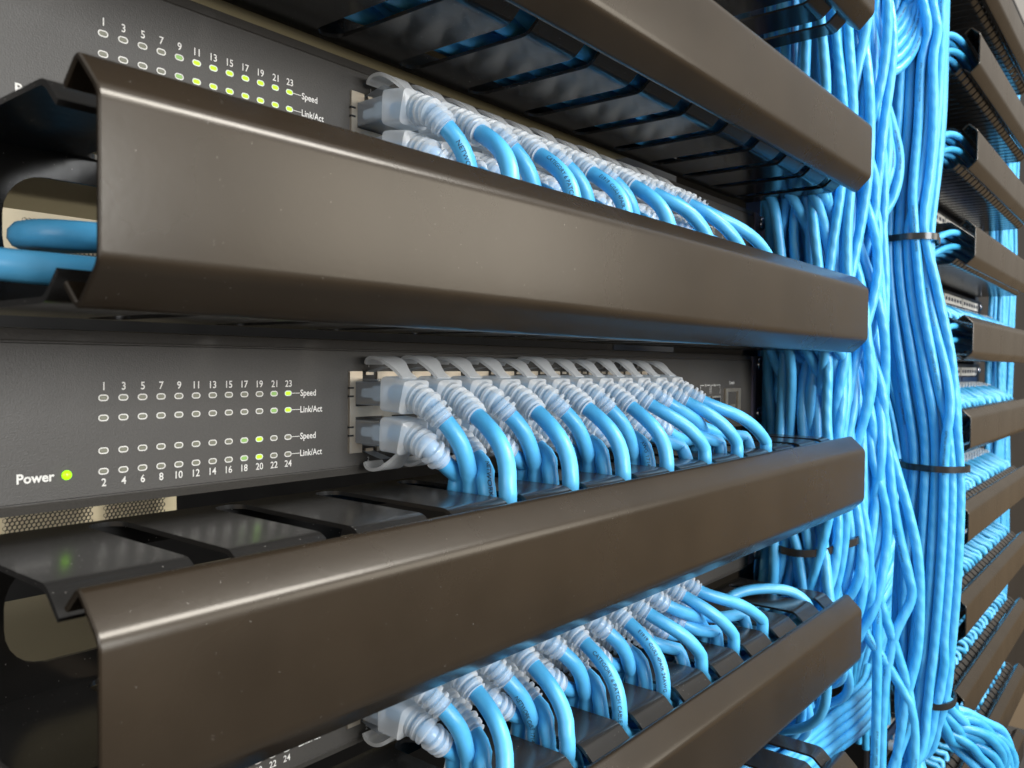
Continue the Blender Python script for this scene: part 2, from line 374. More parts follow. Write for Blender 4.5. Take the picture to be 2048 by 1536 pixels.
rl = {4: 'first duct at the top edge of the right rack', 3: 'right rack duct with open end beside the top of the cable bundle', 2: 'right rack duct above the one level with the upper cable tie',
      1: 'right rack duct level with the upper cable tie of the bundle', 0: 'right rack duct at eye level with its face nearly horizontal', -1: 'right rack duct just above the lower cable tie of the bundle',
      -2: 'right rack duct just below the lower cable tie of the bundle', -3: 'right rack duct with dark open end below two rows of hanging cords',
      -4: 'steep right rack duct ending beside the bottom cable tie', -5: 'lowest right rack duct in the bottom right corner', -6: 'right rack duct below the bottom edge'}
for k in rl: duct(DC+PZ*k, XR, XR1, YR, rslots, 4, rl[k] + ', black steel', group='cable ducts of the right rack', win=(k > -3))

# ------------------------------------------------------------------ network switches
def stadium(w_, h_, n=7):
    r = h_/2; c = w_/2-r; pts = []
    for sx, a0 in ((1, -90), (-1, 90)):
        for k in range(n+1): a = math.radians(a0+180*k/n); pts.append((sx*c+r*math.cos(a), r*math.sin(a)))
    return pts
so, si = stadium(2.55, 1.62), stadium(1.95, 1.05); n_ = len(so)
ring_me = bpy.data.meshes.new('light_surround')
ring_me.from_pydata([(x*S, -.14*S, z*S) for x, z in so]+[(x*S, -.14*S, z*S) for x, z in si], [], [(i, (i+1) % n_, n_+(i+1) % n_, n_+i) for i in range(n_)]); ring_me.materials.append(print_white)
lens_me = {}
for nm, mm in (('off', led_off), ('dim', led_dim), ('on', led_on)):
    me = bpy.data.meshes.new('light_lens'); sc2 = stadium(1.6, .75)
    me.from_pydata([(x*S, -.05*S, z*S) for x, z in si]+[(x*S, -.22*S, z*S) for x, z in sc2], [], [(i, (i+1) % n_, n_+(i+1) % n_, n_+i) for i in range(n_)]+[tuple(range(n_, 2*n_))]); me.materials.append(mm); lens_me[nm] = me
def link(o, parent=None, loc=None):
    COL.objects.link(o)
    if parent: o.parent = parent
    if loc: o.location = Vector(loc)*S
    return o
def screw_mesh():
    bm = bmesh.new(); rings = [(4.2, 0), (4.2, -.5), (3.9, -1.5), (3.1, -2.3), (1.9, -2.75)]; prev = None; n = 20
    for r, y in rings:
        cur = [bm.verts.new((r*math.cos(2*math.pi*k/n), y, r*math.sin(2*math.pi*k/n))) for k in range(n)]
        if prev:
            for k in range(n): bm.faces.new((prev[k], prev[(k+1) % n], cur[(k+1) % n], cur[k]))
        prev = cur
    c1 = bm.verts.new((0, -2.0, 0))
    for k in range(n): bm.faces.new((prev[k], prev[(k+1) % n], c1))
    for a in (.5, .5+math.pi/2):
        ca, sa = math.cos(a), math.sin(a); hw = .4
        vv = [bm.verts.new((ca*l-sa*q, -2.83, sa*l+ca*q)) for l, q in ((-2.2, -hw), (2.2, -hw), (2.2, hw), (-2.2, hw))]; vb = [bm.verts.new((v_.co.x, -2.0, v_.co.z)) for v_ in vv]
        bm.faces.new(vv); 
        for i in range(4): bm.faces.new((vv[i], vv[(i+1) % 4], vb[(i+1) % 4], vb[i]))
    me = bpy.data.meshes.new('mounting_screw'); bmesh.ops.recalc_face_normals(bm, faces=bm.faces); bmesh.ops.scale(bm, vec=(S, S, S), verts=bm.verts); bm.to_mesh(me); bm.free()
    me.materials.append(chrome); me.shade_smooth(); me.set_sharp_from_angle(angle=math.radians(40)); return me
SCREW = screw_mesh()
PX0, PP = 180.3, 15.65; ZT, ZB = -9.7, -22.4
LX = [94.7+4.93*i for i in range(12)]; LZ = [-9.45, -14.4, -22.5, -27.6]
def make_switch():
    t = thing('network_switch', '', 'network switch', (45, 0, -15))
    O = (45, 0, -15)
    bm = bmesh.new()
    pr = [(3, -36.4), (.8, -36.2), (.15, -34.3), (.5, -33.9), (.5, -33.6), (0, -33.35), (0, 3.5), (.5, 3.75), (.5, 4.05), (.15, 4.3), (.7, 6.9), (3, 7.2)]
    extrude_profile(bm, [(y, z+15) for y, z in pr], 0, 446)
    bm_obj('faceplate', bm, panel_paint, t)
    bm_obj('chassis', boxes((0, 448, 3.2, 122, -20, 21.2), bev=.4), chassis_metal, t)
    bm_obj('side_bezel', boxes((446.1, 452, -.6, 8, -19.6, 21.4), bev=.5), ear_metal, t)
    bm = boxes((452.1, 472, 2.5, 4.2, -20, 21.6), bev=.4); bm_obj('mounting_ear', bm, ear_metal, t)
    for zz in (-14.7, 16.5): link(bpy.data.objects.new('mounting_screw', SCREW), t, (463.5, 2.4, zz))
    p = Print(); p2 = Print(); p3 = Print(); p4 = Print()
    for i in range(12):
        p.text(str(2*i+1), LX[i]+.1, -6.55, 2.75, sx=.92, bold=.03); p.text(str(2*i+2), LX[i]+.1, -30.35, 2.75, sx=.92, bold=.03)
        p2.text(str(2*i+1), PX0+PP*i, -.9, 2.0); p2.text(str(2*i+2), PX0+PP*i, -31.6, 2.0)
    for j, s_ in enumerate(('Speed', 'Link/Act')*2):
        p.bar(LX[11]+1.35, LX[11]+4.2, LZ[j]-.09, LZ[j]+.09); p.text(s_, LX[11]+4.4, LZ[j]-(.25 if s_ == 'Speed' else 0), 2.7, align='l', sx=.9, bold=.035)
    p3.text('Power', 83.3, -27.7, 3.1, align='r', bold=.09)
    p4.text('Console', 462, -9.6, 2.6, sx=.85)
    p4.text('25', 427, -10.8, 2.0); p4.text('26', 439, -10.8, 2.0)
    for a, b in ((421, 425.3), (428.7, 433), (434.5, 437.3), (440.7, 446)): p4.bar(a, b, -10.9, -10.65)
    for a in (421, 433, 434.5, 446): p4.bar(a-.12, a+.12, -15.5, -10.9)
    for nm, q_ in (('indicator_lettering', p), ('port_numbers', p2), ('power_lettering', p3), ('console_lettering', p4)): mesh_obj(nm, q_.v, q_.f, print_white, t, O)
    for i in range(12):
        for j in range(4):
            o = bpy.data.objects.new('indicator_light', lens_me['off']); link(o, t, (LX[i]-45, 0, LZ[j]+15)); o['ij'] = (i, j)
            rg = bpy.data.objects.new('light_surround', ring_me); link(rg, o)
    bm = bmesh.new(); bmesh.ops.create_uvsphere(bm, u_segments=18, v_segments=10, radius=1.15); bmesh.ops.transform(bm, verts=bm.verts, matrix=Matrix.Translation((86-45, -.2, -27.7+15)) @ Matrix.Diagonal((1, .75, 1, 1)))
    bm_obj('power_light', bm, led_on, t, 60)
    # jack block: shield frame with stepped openings
    x0, x1, z0, z1 = 171.9, PX0+PP*11+8.5, -29.2, -2.9
    bm = bmesh.new()
    def B(a, b, c, d, y0=-.75, y1=.3): box(bm, a-45, b-45, y0, y1, c+15, d+15)
    cells = [PX0+PP*i for i in range(12)]
    edges_ = [x0] + [v_ for c in cells for v_ in (c-6, c+6)] + [x1]
    for i in range(0, len(edges_), 2): B(edges_[i], edges_[i+1], z0, z1)
    for c in cells:
        B(c-6, c+6, -17.6, -14.2); 
        for s_, ze in ((1, z1), (-1, z0)):
            zc = -15.9
            inn = 8.2; a, b = zc+s_*(inn+1.5), ze
            B(c-6, c-3.2, min(a, b), max(a, b)); B(c+3.2, c+6, min(a, b), max(a, b)); B(c-1.6, c+1.6, min(ze-s_*1.2, b), max(ze-s_*1.2, b), -.7)
    bm_obj('port_block', bm, shield, t)
    bm = boxes((x0-45+.1, x1-45-.1, .35, .5, z0+15.1, z1+14.9)); bm_obj('port_cavity', bm, jack_dark, t)
    bm = boxes(*[(x0-45.4, x0-45+1.5, -.95, -.2, z_+15-.28, z_+15+.28) for z_ in (-8.2, -10.9, -20.8, -23.5)]); bm_obj('spring_finger_notch', bm, jack_dark, t)
    bm = boxes((451.5-45, 455-45, -1.2, .4, -27.5+15, -13+15), (469-45, 473-45, -1.2, .4, -27.5+15, -13+15), (455-45, 469-45, -1.2, .4, -15+15, -13+15), (455-45, 469-45, -1.2, .4, -27.5+15, -25.8+15), (458-45, 466-45, -.9, .4, -25.8+15, -22.6+15), bev=.15); bm_obj('console_port', bm, shield, t)
    bm_obj('console_cavity', boxes((455.1-45, 468.9-45, .05, .3, -25.7+15, -15.1+15)), jack_dark, t)
    for xx in (421, 434.5): bm_obj('fibre_port', boxes((xx-45, xx-45+11.5, -.9, .3, -27+15, -17+15), bev=.2), shield, t); bm_obj('fibre_cavity', boxes((xx-45+1.2, xx-45+10.3, -1.0, -.4, -26+15, -18+15)), jack_dark, t)
    return t
def copy_tree(o, parent=None):
    c = o.copy(); COL.objects.link(c)
    if parent: c.parent = parent
    for ch in list(o.children): copy_tree(ch, c)
    return c
swB = make_switch(); sw = {0: swB}
for k in (2, 1, -1): sw[k] = copy_tree(swB); sw[k].location.z += PZ*k*S
sl = {0: 'middle charcoal network switch with green power light and few lit port lights', 1: 'upper charcoal network switch with a lit row of green port lights from 11 to 23',
      2: 'topmost charcoal network switch above the picture edge', -1: 'lower charcoal network switch mostly hidden behind its black cable duct'}
for k, o in sw.items():
    o['label'] = sl[k]; o['group'] = 'rack network switches'
    if k == -1:
        for ch in o.children:
            if ch.name.startswith('chassis'): ch.scale.y = .84
    for ch in list(o.children):
        if 'ij' in ch:
            i, j = ch['ij']; st = 'off'
            if k == 1 and j < 2: st = 'on' if i >= 5 else ('dim' if i == 4 else 'off')
            if k == 0: st = {(11, 0): 'on', (11, 1): 'on', (10, 0): 'dim', (10, 1): 'dim', (9, 2): 'on', (9, 3): 'on', (8, 2): 'dim', (8, 3): 'dim'}.get((i, j), 'off')
            ch.data = lens_me[st]; del ch['ij']
            if st == 'on': ch['label'] = 'lit yellow-green light'

# rack posts
for x_, y_, lab in ((508, 8, 'black perforated rack post behind the switch ears'), (858, 24, 'black rack post at the near side of the right rack'), (1352, 24, 'black rack post at the far side of the right rack')):
    bm = boxes((x_-12, x_+12, y_, y_+3, -620, 620), (x_+9, x_+12, y_+3.1, y_+60, -620, 620), bev=.5)
    tag(bm_obj('rack_post', bm, rail_paint), lab, 'rack post', 'rack posts')

# ------------------------------------------------------------------ cables: gather every centreline first, let them push each other apart, then build
CAB = []          # dict(pts, fixed, r, kind, ...)
rnd = random.Random(11)
clear_of_ear = lambda y: 2.557*(y+206)-10           # the bunch hangs clear of the screws in the switch ears
cells = [(488+6.8*a+rnd.uniform(-1, 1), -50+6.8*b+rnd.uniform(-1, 1)) for a in range(14) for b in range(9)]
cells = [c_ for c_ in cells if c_[0] > clear_of_ear(c_[1])]
rnd.shuffle(cells); ci = 0
def fall(x, y, z0, z1, wob=7, far=0):
    out = []; z = z0
    turn = -1e9 if wob == 5 else rnd.uniform(-185, -150)
    while z > z1:
        back = max(0, min(1, (turn-z)/50)) if wob != 5 else 0
        out.append((x+rnd.uniform(-wob, wob)+back*25, y+rnd.uniform(-wob, wob)+back*(62-.3*y), z)); z -= rnd.uniform(45, 75)
    out.append((x+25*(wob != 5), y+(62-.3*y)*(wob != 5), z1)); return out
for k in (2, 1, 0, -1):
    for i in range(12):
        for r_ in range(2):
            if k == 2 and (i < 3 or r_ == 1 and i < 8): continue
            xp = PX0+PP*i+rnd.uniform(-.2, .2); zp = (ZT if r_ == 0 else ZB)+PZ*k; c = DC+PZ*(k-1)
            xs = 192.5+33.2*(0, 0, 1, 1, 2, 2, 3, 3, 4, 5, 5, 6)[i]; odd = (0, 1, 0, 1, 0, 1, 0, 1, 1, 0, 1, 1)[i]
            order = (1 if r_ == 0 else 0)+2*odd
            ys = (-27, -35, -42, -49.5)[order]
            n = 2*i+r_; yd = -14-7.6*(n % 6)+rnd.uniform(-1, 1); zd = c-12.5+7*(n//6)+rnd.uniform(-1, 1)
            out = 1.0+.0*odd
            sw_, sv_ = rnd.uniform(-1.2, 1.2), rnd.uniform(-.8, .8)
            pts = [(xp, -6, zp), (xp, -14, zp-.1), (xp+.3+sw_*.2, -21, zp-1.0), (xp+.8+sw_*.5, -27.5, zp-3.4+sv_*.4), (xp+1.6+sw_, -33, zp-7.2+sv_)]
            if r_ == 0: pts += [(xp+(xs-xp)*.45+1+rnd.uniform(-1.6, 1.6), (-37.5+ys)/2-.6, zp-13.5+rnd.uniform(-1, 1)), (xp+(xs-xp)*.82+.6+rnd.uniform(-.6, .6), ys-.8, c+19.7+8)]
            else: pts += [(xp+(xs-xp)*.6+1+rnd.uniform(-.8, .8), (-35+ys)/2, zp-12)]
            pts += [(xs+rnd.uniform(-.3, .3), ys, c+19.7), (xs+4, ys, c+11)]
            pts += [(min(xs+24, 440), (ys+yd)/2, (zd+c+4)/2), (min(xs+46, 455), yd, zd), (LX1-12, yd+rnd.uniform(-2, 2), zd+rnd.uniform(-2, 2))] if xs < 380 else [(xs+18, (ys+yd)/2, zd), (LX1-8, yd, zd)]
            cx, cyy = cells[ci % len(cells)]; ci += 1
            drop = rnd.uniform(36, 110)
            pts += [(LX1+.3*(cx-LX1)+3, yd*.7+cyy*.3, zd-drop*.25), (LX1+.72*(cx-LX1)+2, yd*.3+cyy*.7, zd-drop*.72)]
            pts += fall(cx, cyy, zd-drop-28, -345+rnd.uniform(-10, 10))
            nm = 'upper' if r_ == 0 else 'lower'
            where = {2: 'topmost hidden switch', 1: 'upper switch', 0: 'middle switch', -1: 'lower switch'}[k]
            lab = ('blue patch cable whose plug is in port %d of the %s' % (2*i+1+r_, where)) if k < 2 else 'one of the blue patch cords running inside the upper slotted duct'
            CAB.append(dict(pts=catmull(pts, 3.2), r=2.85, kind='cord', k=k, i=i, row=r_, label=lab, origin=(xp, 0, zp), group='patch cords of the %s' % where, m=cord_blue, duct=(c, LX1)))
            L_ = CAB[-1]['pts']; CAB[-1]['nfix'] = next(q for q, p_ in enumerate(L_) if p_.y < -30)
# column cables that come from ducts above the picture
for q in range(76):
    cx, cyy = cells[ci % len(cells)]; ci += 1
    if q >= 26: cx, cyy = 545+6.2*(q-26)+rnd.uniform(-2, 2), 22+rnd.uniform(-8, 8)
    if q >= 44: cx, cyy = rnd.uniform(512, 556), rnd.uniform(-56, -36)
    CAB.append(dict(pts=catmull(fall(cx, cyy, 330, -350, 12 if q >= 44 else 8), 4.5), r=2.85, kind='net', m=twist_blue, label='one of the blue network cables falling behind the duct ends at the left rack', group='blue cables falling between the duct ends'))
# the tied bundle in front
BC = [(330, 614, -62, 22), (250, 612, -63, 18), (199, 611, -63, 20), (162, 610, -63, 20), (114, 606, -61, 20), (86, 604, -60, 18.5), (46, 607, -64, 20), (12, 611.6, -70, 22), (-21, 615, -75, 22), (-65, 616.5, -79, 18), (-89, 616, -79, 19), (-140, 614, -78, 20), (-174, 612, -77, 17), (-221, 608, -75, 13)]
nb = 0; ang = 2.399
pos = []
for q in range(34):
    rr = math.sqrt((q+.5)/34); pos.append((rr*math.cos(q*ang), rr*math.sin(q*ang)))
for q, (u, v_) in enumerate(pos):
    tw = rnd.uniform(-.5, .5); pts = []
    for j, (z, x, y, rad) in enumerate(BC):
        a = tw*(j/6.)
        uu, vv = u*math.cos(a)-v_*math.sin(a), u*math.sin(a)+v_*math.cos(a)
        lo = 1.0 if j in (5, 9, 13) else 1.08
        pts.append((x+uu*rad*lo*.95, y+vv*rad*lo*.8, z+rnd.uniform(-3, 3)))
    m = deep_shade_blue if u > .35 and v_ > -.2 else twist_blue  # right-hand strands take the darker blue as painted shadow
    ux = pts[-1][0]-608
    if u > -.1:
        f = rnd.uniform(.3, 1.); g = rnd.uniform(-12, 12)
        pts += [(612+18*f+ux, -84-8*f, -240-2*f), (628+38*f, -96-14*f, -262+g*.5), (640+48*f, -106-14*f, -285+g), (632+40*f, -104-10*f, -305+g), (610+20*f, -95, -330)]
        m = deep_shade_blue if rnd.random() < .8 else twist_blue
        lab = 'one of the blue cables of the tied bundle that splay out at its foot'; gr = 'tied bundle cables splaying at the foot'
    else:
        pts += [(604+ux, -74, -262), (598+ux, -70, -310), (596+ux*2, -68, -350)]
        lab = 'one of the blue cables running straight down the tied bundle'; gr = 'tied bundle cables running straight'
    CAB.append(dict(pts=catmull(pts, 4.5), r=3.0, kind='net', m=m, label=lab, group=gr, bundle=True))
# single strands that stand out in front of the bundle
hero = [
 ([(561, -47, 320), (561, -47, 243), (560, -48, 204), (560, -49, 172), (558, -48, 140), (556, -46, 108), (557, -49, 68), (556, -49, 44), (555, -48, 17), (557, -52, -7), (561, -58, -33), (566, -65, -61), (570, -72, -88), (574, -78, -118), (575, -80, -152), (574, -79, -185), (569, -75, -210), (566, -72, -239), (563, -69, -271), (560, -66, -320)], 'long blue cable running down just right of the duct ends from the top edge'),
 ([(556, -38, 235), (558, -45, 204), (562, -51, 175), (566, -57, 149), (567, -59, 132), (564, -56, 116), (559, -50, 100), (548, -38, 84), (530, -22, 70)], 'blue cable looping right beside the end of the upper duct'),
 ([(560, -42, 230), (563, -50, 188), (568, -58, 159), (570, -63, 134), (568, -61, 112), (562, -54, 96), (550, -40, 80), (528, -24, 62)], 'outer blue cable of the pair looping beside the upper duct end'),
 ([(540, -36, 40), (550, -45, 22), (555, -49, 6), (554, -48, -14), (554, -49, -40), (553, -51, -85), (555, -54, -117), (559, -60, -149), (565, -68, -178), (570, -76, -210), (570, -77, -226), (566, -72, -245), (560, -65, -275), (556, -60, -330)], 'blue cable bowing right below the lower duct ends, crossing at the bottom'),
 ([(520, -40, -140), (538, -45, -150), (549, -49, -157), (554, -54, -172), (561, -63, -188), (566, -71, -203), (569, -77, -216), (570, -80, -240), (566, -78, -275), (560, -70, -330)], 'blue cable emerging from the lowest duct end and bending down'),
 ([(560, -50, 10), (560, -54, -20), (559, -56, -53), (557, -55, -85), (558, -57, -117), (558, -59, -165), (557, -60, -213), (556, -60, -265), (556, -58, -330)], 'straight blue cable hanging left of the tied bundle near the lowest duct'),
 ([(556, -46, 30), (560, -56, -12), (563, -61, -43), (565, -65, -85), (568, -69, -110), (571, -74, -133), (572, -76, -146), (565, -68, -171), (561, -64, -200), (559, -63, -229), (558, -63, -265), (556, -60, -330)], 'blue cable that bulges right then swings back left of the bundle'),
]
for q in range(5):
    d_ = q*6.5
    hero.append(([(525, -28+q, 208-d_), (545, -36-q, 207-d_), (566, -45-q*2, 214-d_), (587, -54-q*2, 228-d_), (600-q, -60-q*2, 252-d_), (603, -64, 285), (605, -64, 330)], 'one of the blue cables arching up into the bundle at the top edge'))
for pts, lab in hero:
    CAB.append(dict(pts=catmull(pts, 4), r=3.1, kind='net', m=twist_blue, label=lab, group='loose blue strands beside the tied bundle', pin=True))
# cables sweeping from below left up behind the bundle
for q in range(13):
    a, b = q % 5, q//5
    pts = [(440, 12+7*b, -198-6.6*a), (490, -2+7*b, -184-6.6*a+2*b), (560, -24+7*b, -172-6.5*a), (630, -36+7*b, -154-6.3*a), (690, -38+7*b, -124-6*a), (728, -34+7*b, -88-6*a), (746, -20+7*b, -30-6*a), (752, 20+6*b, 60)]
    pts = [(x+rnd.uniform(-3, 3), y+rnd.uniform(-2, 2), z+rnd.uniform(-2, 2)) for x, y, z in pts]
    CAB.append(dict(pts=catmull(pts, 5), r=3.1, kind='net', m=twist_blue, label='one of the blue cables sweeping up to the right behind the bundle', group='cables sweeping up behind the bundle'))
for q in range(9):
    a, b = q % 5, q//5
    pts = [(440, 0+7*b, -262-6.4*a), (500, -16+7*b, -244-6.4*a), (560, -28+7*b, -236-6.2*a), (640, -32+7*b, -240-6*a), (740, -10+7*b, -256-6*a)]
    CAB.append(dict(pts=catmull([(x, y+rnd.uniform(-2, 2), z+rnd.uniform(-2, 2)) for x, y, z in pts], 5), r=3.1, kind='net', m=twist_blue, label='one of the blue cables lying level below the lowest duct', group='level blue cables at the bottom'))
# cables between the racks, their shade painted in with the darker blue
for q in range(24):
    a, b = q % 12, q//12
    pts = [(768+7*a, 24-16*b, z_) for z_ in (-340, -230, -120, -20, 100, 220, 330)]
    CAB.append(dict(pts=catmull([(x+rnd.uniform(-6, 6), y+rnd.uniform(-5, 5), z) for x, y, z in pts], 7), r=3.1, kind='net', m=deep_shade_blue, label='one of the shaded blue cables standing behind the tied bundle', group='shaded cables behind the bundle'))
# cables entering the open ends of the right rack's ducts
for k in range(3, -3, -1):
    c = DC+PZ*k
    for q in range(8):
        u_ = rnd.uniform(-1, 1)
        pts = [(1000+8*q, -22-6*(q % 4), c-10+3*q), (920, -18-7*(q % 4), c-12+3.2*q), (XR-4, -20-7*(q % 4), c-12+3.4*q+u_), (XR-34, -22-5*(q % 4), c-15+3.2*q+2*u_), (XR-72, -16-3*q, c-38+4.5*q), (XR-100, -4, c-86+5*q), (XR-112, 10, c-150)]
        CAB.append(dict(pts=catmull(pts, 6), r=2.9, kind='net', m=twist_blue if q % 3 else deep_shade_blue, label='one of the blue cables curving into the %s open duct end of the right rack' % ['second', 'third', 'fourth', 'fifth', 'sixth', 'seventh'][3-k], group='cables entering right rack duct %d' % (4-k)))
# far upright cables past the right rack
for q in range(22):
    x_ = 1300+13*(q % 15)+5*(q//15); y_ = -2-9*(q//15)
    CAB.append(dict(pts=catmull(fall(x_, y_, 420, -420, 5), 9), r=3.1, kind='net', m=twist_blue, label='one of the blue cables standing upright past the far end of the right rack', group='upright cables past the right rack', far=True))
CAB.append(dict(pts=catmull([(418, -14, -146), (420, -15, -132), (428, -18, -126), (442, -28, -123.5), (456, -41, -126), (462, -48, -134), (466, -46, -150)], 2.5), r=2.9, kind='net', m=cord_blue, label='short blue cable looping over the top of the lowest visible duct near its right end', group='loose blue strands on the ducts', pin=True, notext=True))
# loops in the open left end of the middle duct
for q, (pts, lab) in enumerate([([(140, -20, 29), (115, -22, 28), (92, -22, 27), (77, -16, 27), (76, -2, 28), (88, 18, 30), (120, 50, 36)], 'blurred upper blue cable lying in the open left end of the middle duct'),
                                ([(150, -36, 19.5), (110, -36, 18.5), (84, -36, 17.5), (66, -30, 18), (57, -14, 20), (66, 8, 22), (100, 40, 24)], 'blurred lower blue cable lying in the open left end of the middle duct')]):
    CAB.append(dict(pts=catmull(pts, 3), r=3.3, kind='net', m=cord_blue, label=lab, group='blue cables in the open end of the middle duct', pin=True, notext=True))
# cables lying loose along the ducts
for k, n_l in ((1, 9), (-1, 4), (-2, 4)):
    c = DC+PZ*k
    for q in range(n_l):
        y0 = -10-46*(q+.5)/n_l; z0 = c-14.5+(6 if q % 3 == 2 and k == 1 else 0)
        xl = (96 if k == 1 else 122)+9*((q*5) % n_l)
        pts = [(xl+4, -7, c+2), (xl+12, y0*.6-3, z0+6), (xl+34, y0, z0)]+[(x_, min(max(y0+rnd.uniform(-6, 6), -58), -8), z0+rnd.uniform(0, 3)) for x_ in range(int(xl)+90, 460, 70)]+[(474, y0, z0+2)]
        cx, cyy = cells[ci % len(cells)]; ci += 1
        pts += [(LX1+.6*(cx-LX1), y0*.5+cyy*.5, z0-16)]+fall(cx, cyy, z0-60, -350)
        CAB.append(dict(pts=catmull(pts, 4), r=3.2, kind='net', m=cord_blue, label='blue cable lying loose along the %s, glimpsed through its slots' % {1: 'upper duct', -1: 'duct below the middle switch', -2: 'duct under the lower switch'}[k], group='loose cables lying in duct %d' % (3-k), notext=True, duct=(c, LX1), nfix=2))

def relax(cabs, its):
    for it in range(its):
        allp = [(ci_, pi) for ci_, c in enumerate(cabs) for pi in range(0, len(c['pts']))]
        kd = kdtree.KDTree(len(allp))
        for n, (a, b) in enumerate(allp): kd.insert(cabs[a]['pts'][b], n)
        kd.balance(); mv = [None]*len(allp)
        for n, (a, b) in enumerate(allp):
            c = cabs[a]
            if c.get('pin') or b < c.get('nfix', 1) or b >= len(c['pts'])-1: continue
            p = c['pts'][b]; acc = Vector((0, 0, 0)); cnt = 0
            for co, idx, dist in kd.find_range(p, 6.6):
                a2 = allp[idx][0]
                if a2 == a: continue
                d = p-co
                if dist < 1e-4: d = Vector((rnd.uniform(-1, 1), rnd.uniform(-1, 1), .01))
                target = c['r']+cabs[a2]['r']+.25
                if dist < target: acc += d.normalized()*(target-dist)*.5*(1.6 if cabs[a2].get('pin') else 1); cnt += 1
            if cnt: mv[n] = acc/max(1, cnt*.6)
        for n, (a, b) in enumerate(allp):
            if mv[n] is not None:
                m_ = mv[n]
                if m_.length > 2.2: m_ = m_.normalized()*2.2
                cabs[a]['pts'][b] = cabs[a]['pts'][b]+m_
        for c in cabs:
            if c.get('pin'): continue
            p = c['pts']; f = c.get('nfix', 1); q = list(p)
            for i in range(max(f, 1), len(p)-1): q[i] = p[i]*.5+(p[i-1]+p[i+1])*.25
            if 'duct' in c:
                cz, xe = c['duct']
                for i in range(f, len(q)):
                    v_ = q[i]
                    if v_.x < xe-2:
                        if v_.z < cz+14: v_.z = max(v_.z, cz-15.2); v_.y = min(max(v_.y, -66), -4.5)
                        elif v_.z < cz+25:                       # inside the slot
                            xs = min(lslots, key=lambda s_: abs(s_-v_.x)); v_.x += (xs-v_.x)*.8
                            v_.y = min(max(v_.y, -52.5), -9)
            for v_ in q[f:]:
                if 'duct' in c and v_.x > LX1+2 and v_.z > -150 and v_.y < 16: v_.x = max(v_.x, min(clear_of_ear(v_.y), 540))
                if c['kind'] != 'cord' or v_.x > LX1-1:
                    for kk in dl:
                        if abs(v_.z-(DC+PZ*kk)) < 25 and 440 < v_.x < LX1+4.4 and -76 < v_.y < 3 and ('duct' not in c or abs(c['duct'][0]-(DC+PZ*kk)) > 1): v_.x = LX1+4.4
            c['pts'] = q
grp = [c for c in CAB if not c.get('far')]
relax(grp, 14)
for c in CAB:                                   # settle: take the last kinks out of the hanging lengths
    if c.get('pin') or c.get('bundle'): continue
    p = c['pts']
    for it in range(22):
        q = list(p)
        for i in range(2, len(p)-2):
            if p[i].x > LX1+1 or c['kind'] == 'net': q[i] = p[i]*.4+(p[i-1]+p[i+1])*.3
        p = q
    c['pts'] = p

# ------------------------------------------------------------------ build the cables
FACE = Vector((0, -206, 0))
def facing_phase(c, frac=.5):
    T, A, B = frames(c); i = int(len(c)*frac); d = (FACE-c[i]).normalized(); return math.atan2(d.dot(B[i]), d.dot(A[i]))
def flat_loft(name, path, width, thick, x, m, parent, origin):
    """a bent tongue: path of (y, z), width per point"""
    V = []; Fc = []
    for i, ((y, z), w_) in enumerate(zip(path, width)):
        a = Vector(path[max(i-1, 0)]); b = Vector(path[min(i+1, len(path)-1)]); t = (b-a).normalized(); nn = Vector((-t.y, t.x))*thick/2
        for sx, sg in ((-1, 1), (1, 1), (1, -1), (-1, -1)): V.append((x+sx*w_/2, y+sg*nn.x, z+sg*nn.y))
    for i in range(len(path)-1):
        for k in range(4): Fc.append((i*4+k, i*4+(k+1) % 4, (i+1)*4+(k+1) % 4, (i+1)*4+k))
    Fc += [(3, 2, 1, 0), tuple((len(path)-1)*4+k for k in range(4))]
    return mesh_obj(name, V, Fc, m, parent, origin, smooth=50)
txts = ['CATEGORY 6 PATCH CABLE 24AWG', 'NETWORK CABLE  1714 CM (UL)', 'E1919  C(UL) 4PAIR 24AWG', 'AWG 1714 CM (UL) C(UL) E1919']
printed = {(1, 0, 0), (1, 3, 0), (0, 1, 1), (0, 4, 1), (0, 7, 1), (-1, 2, 0), (-1, 7, 0), (-1, 5, 0), (1, 5, 0)}
PLUG = None
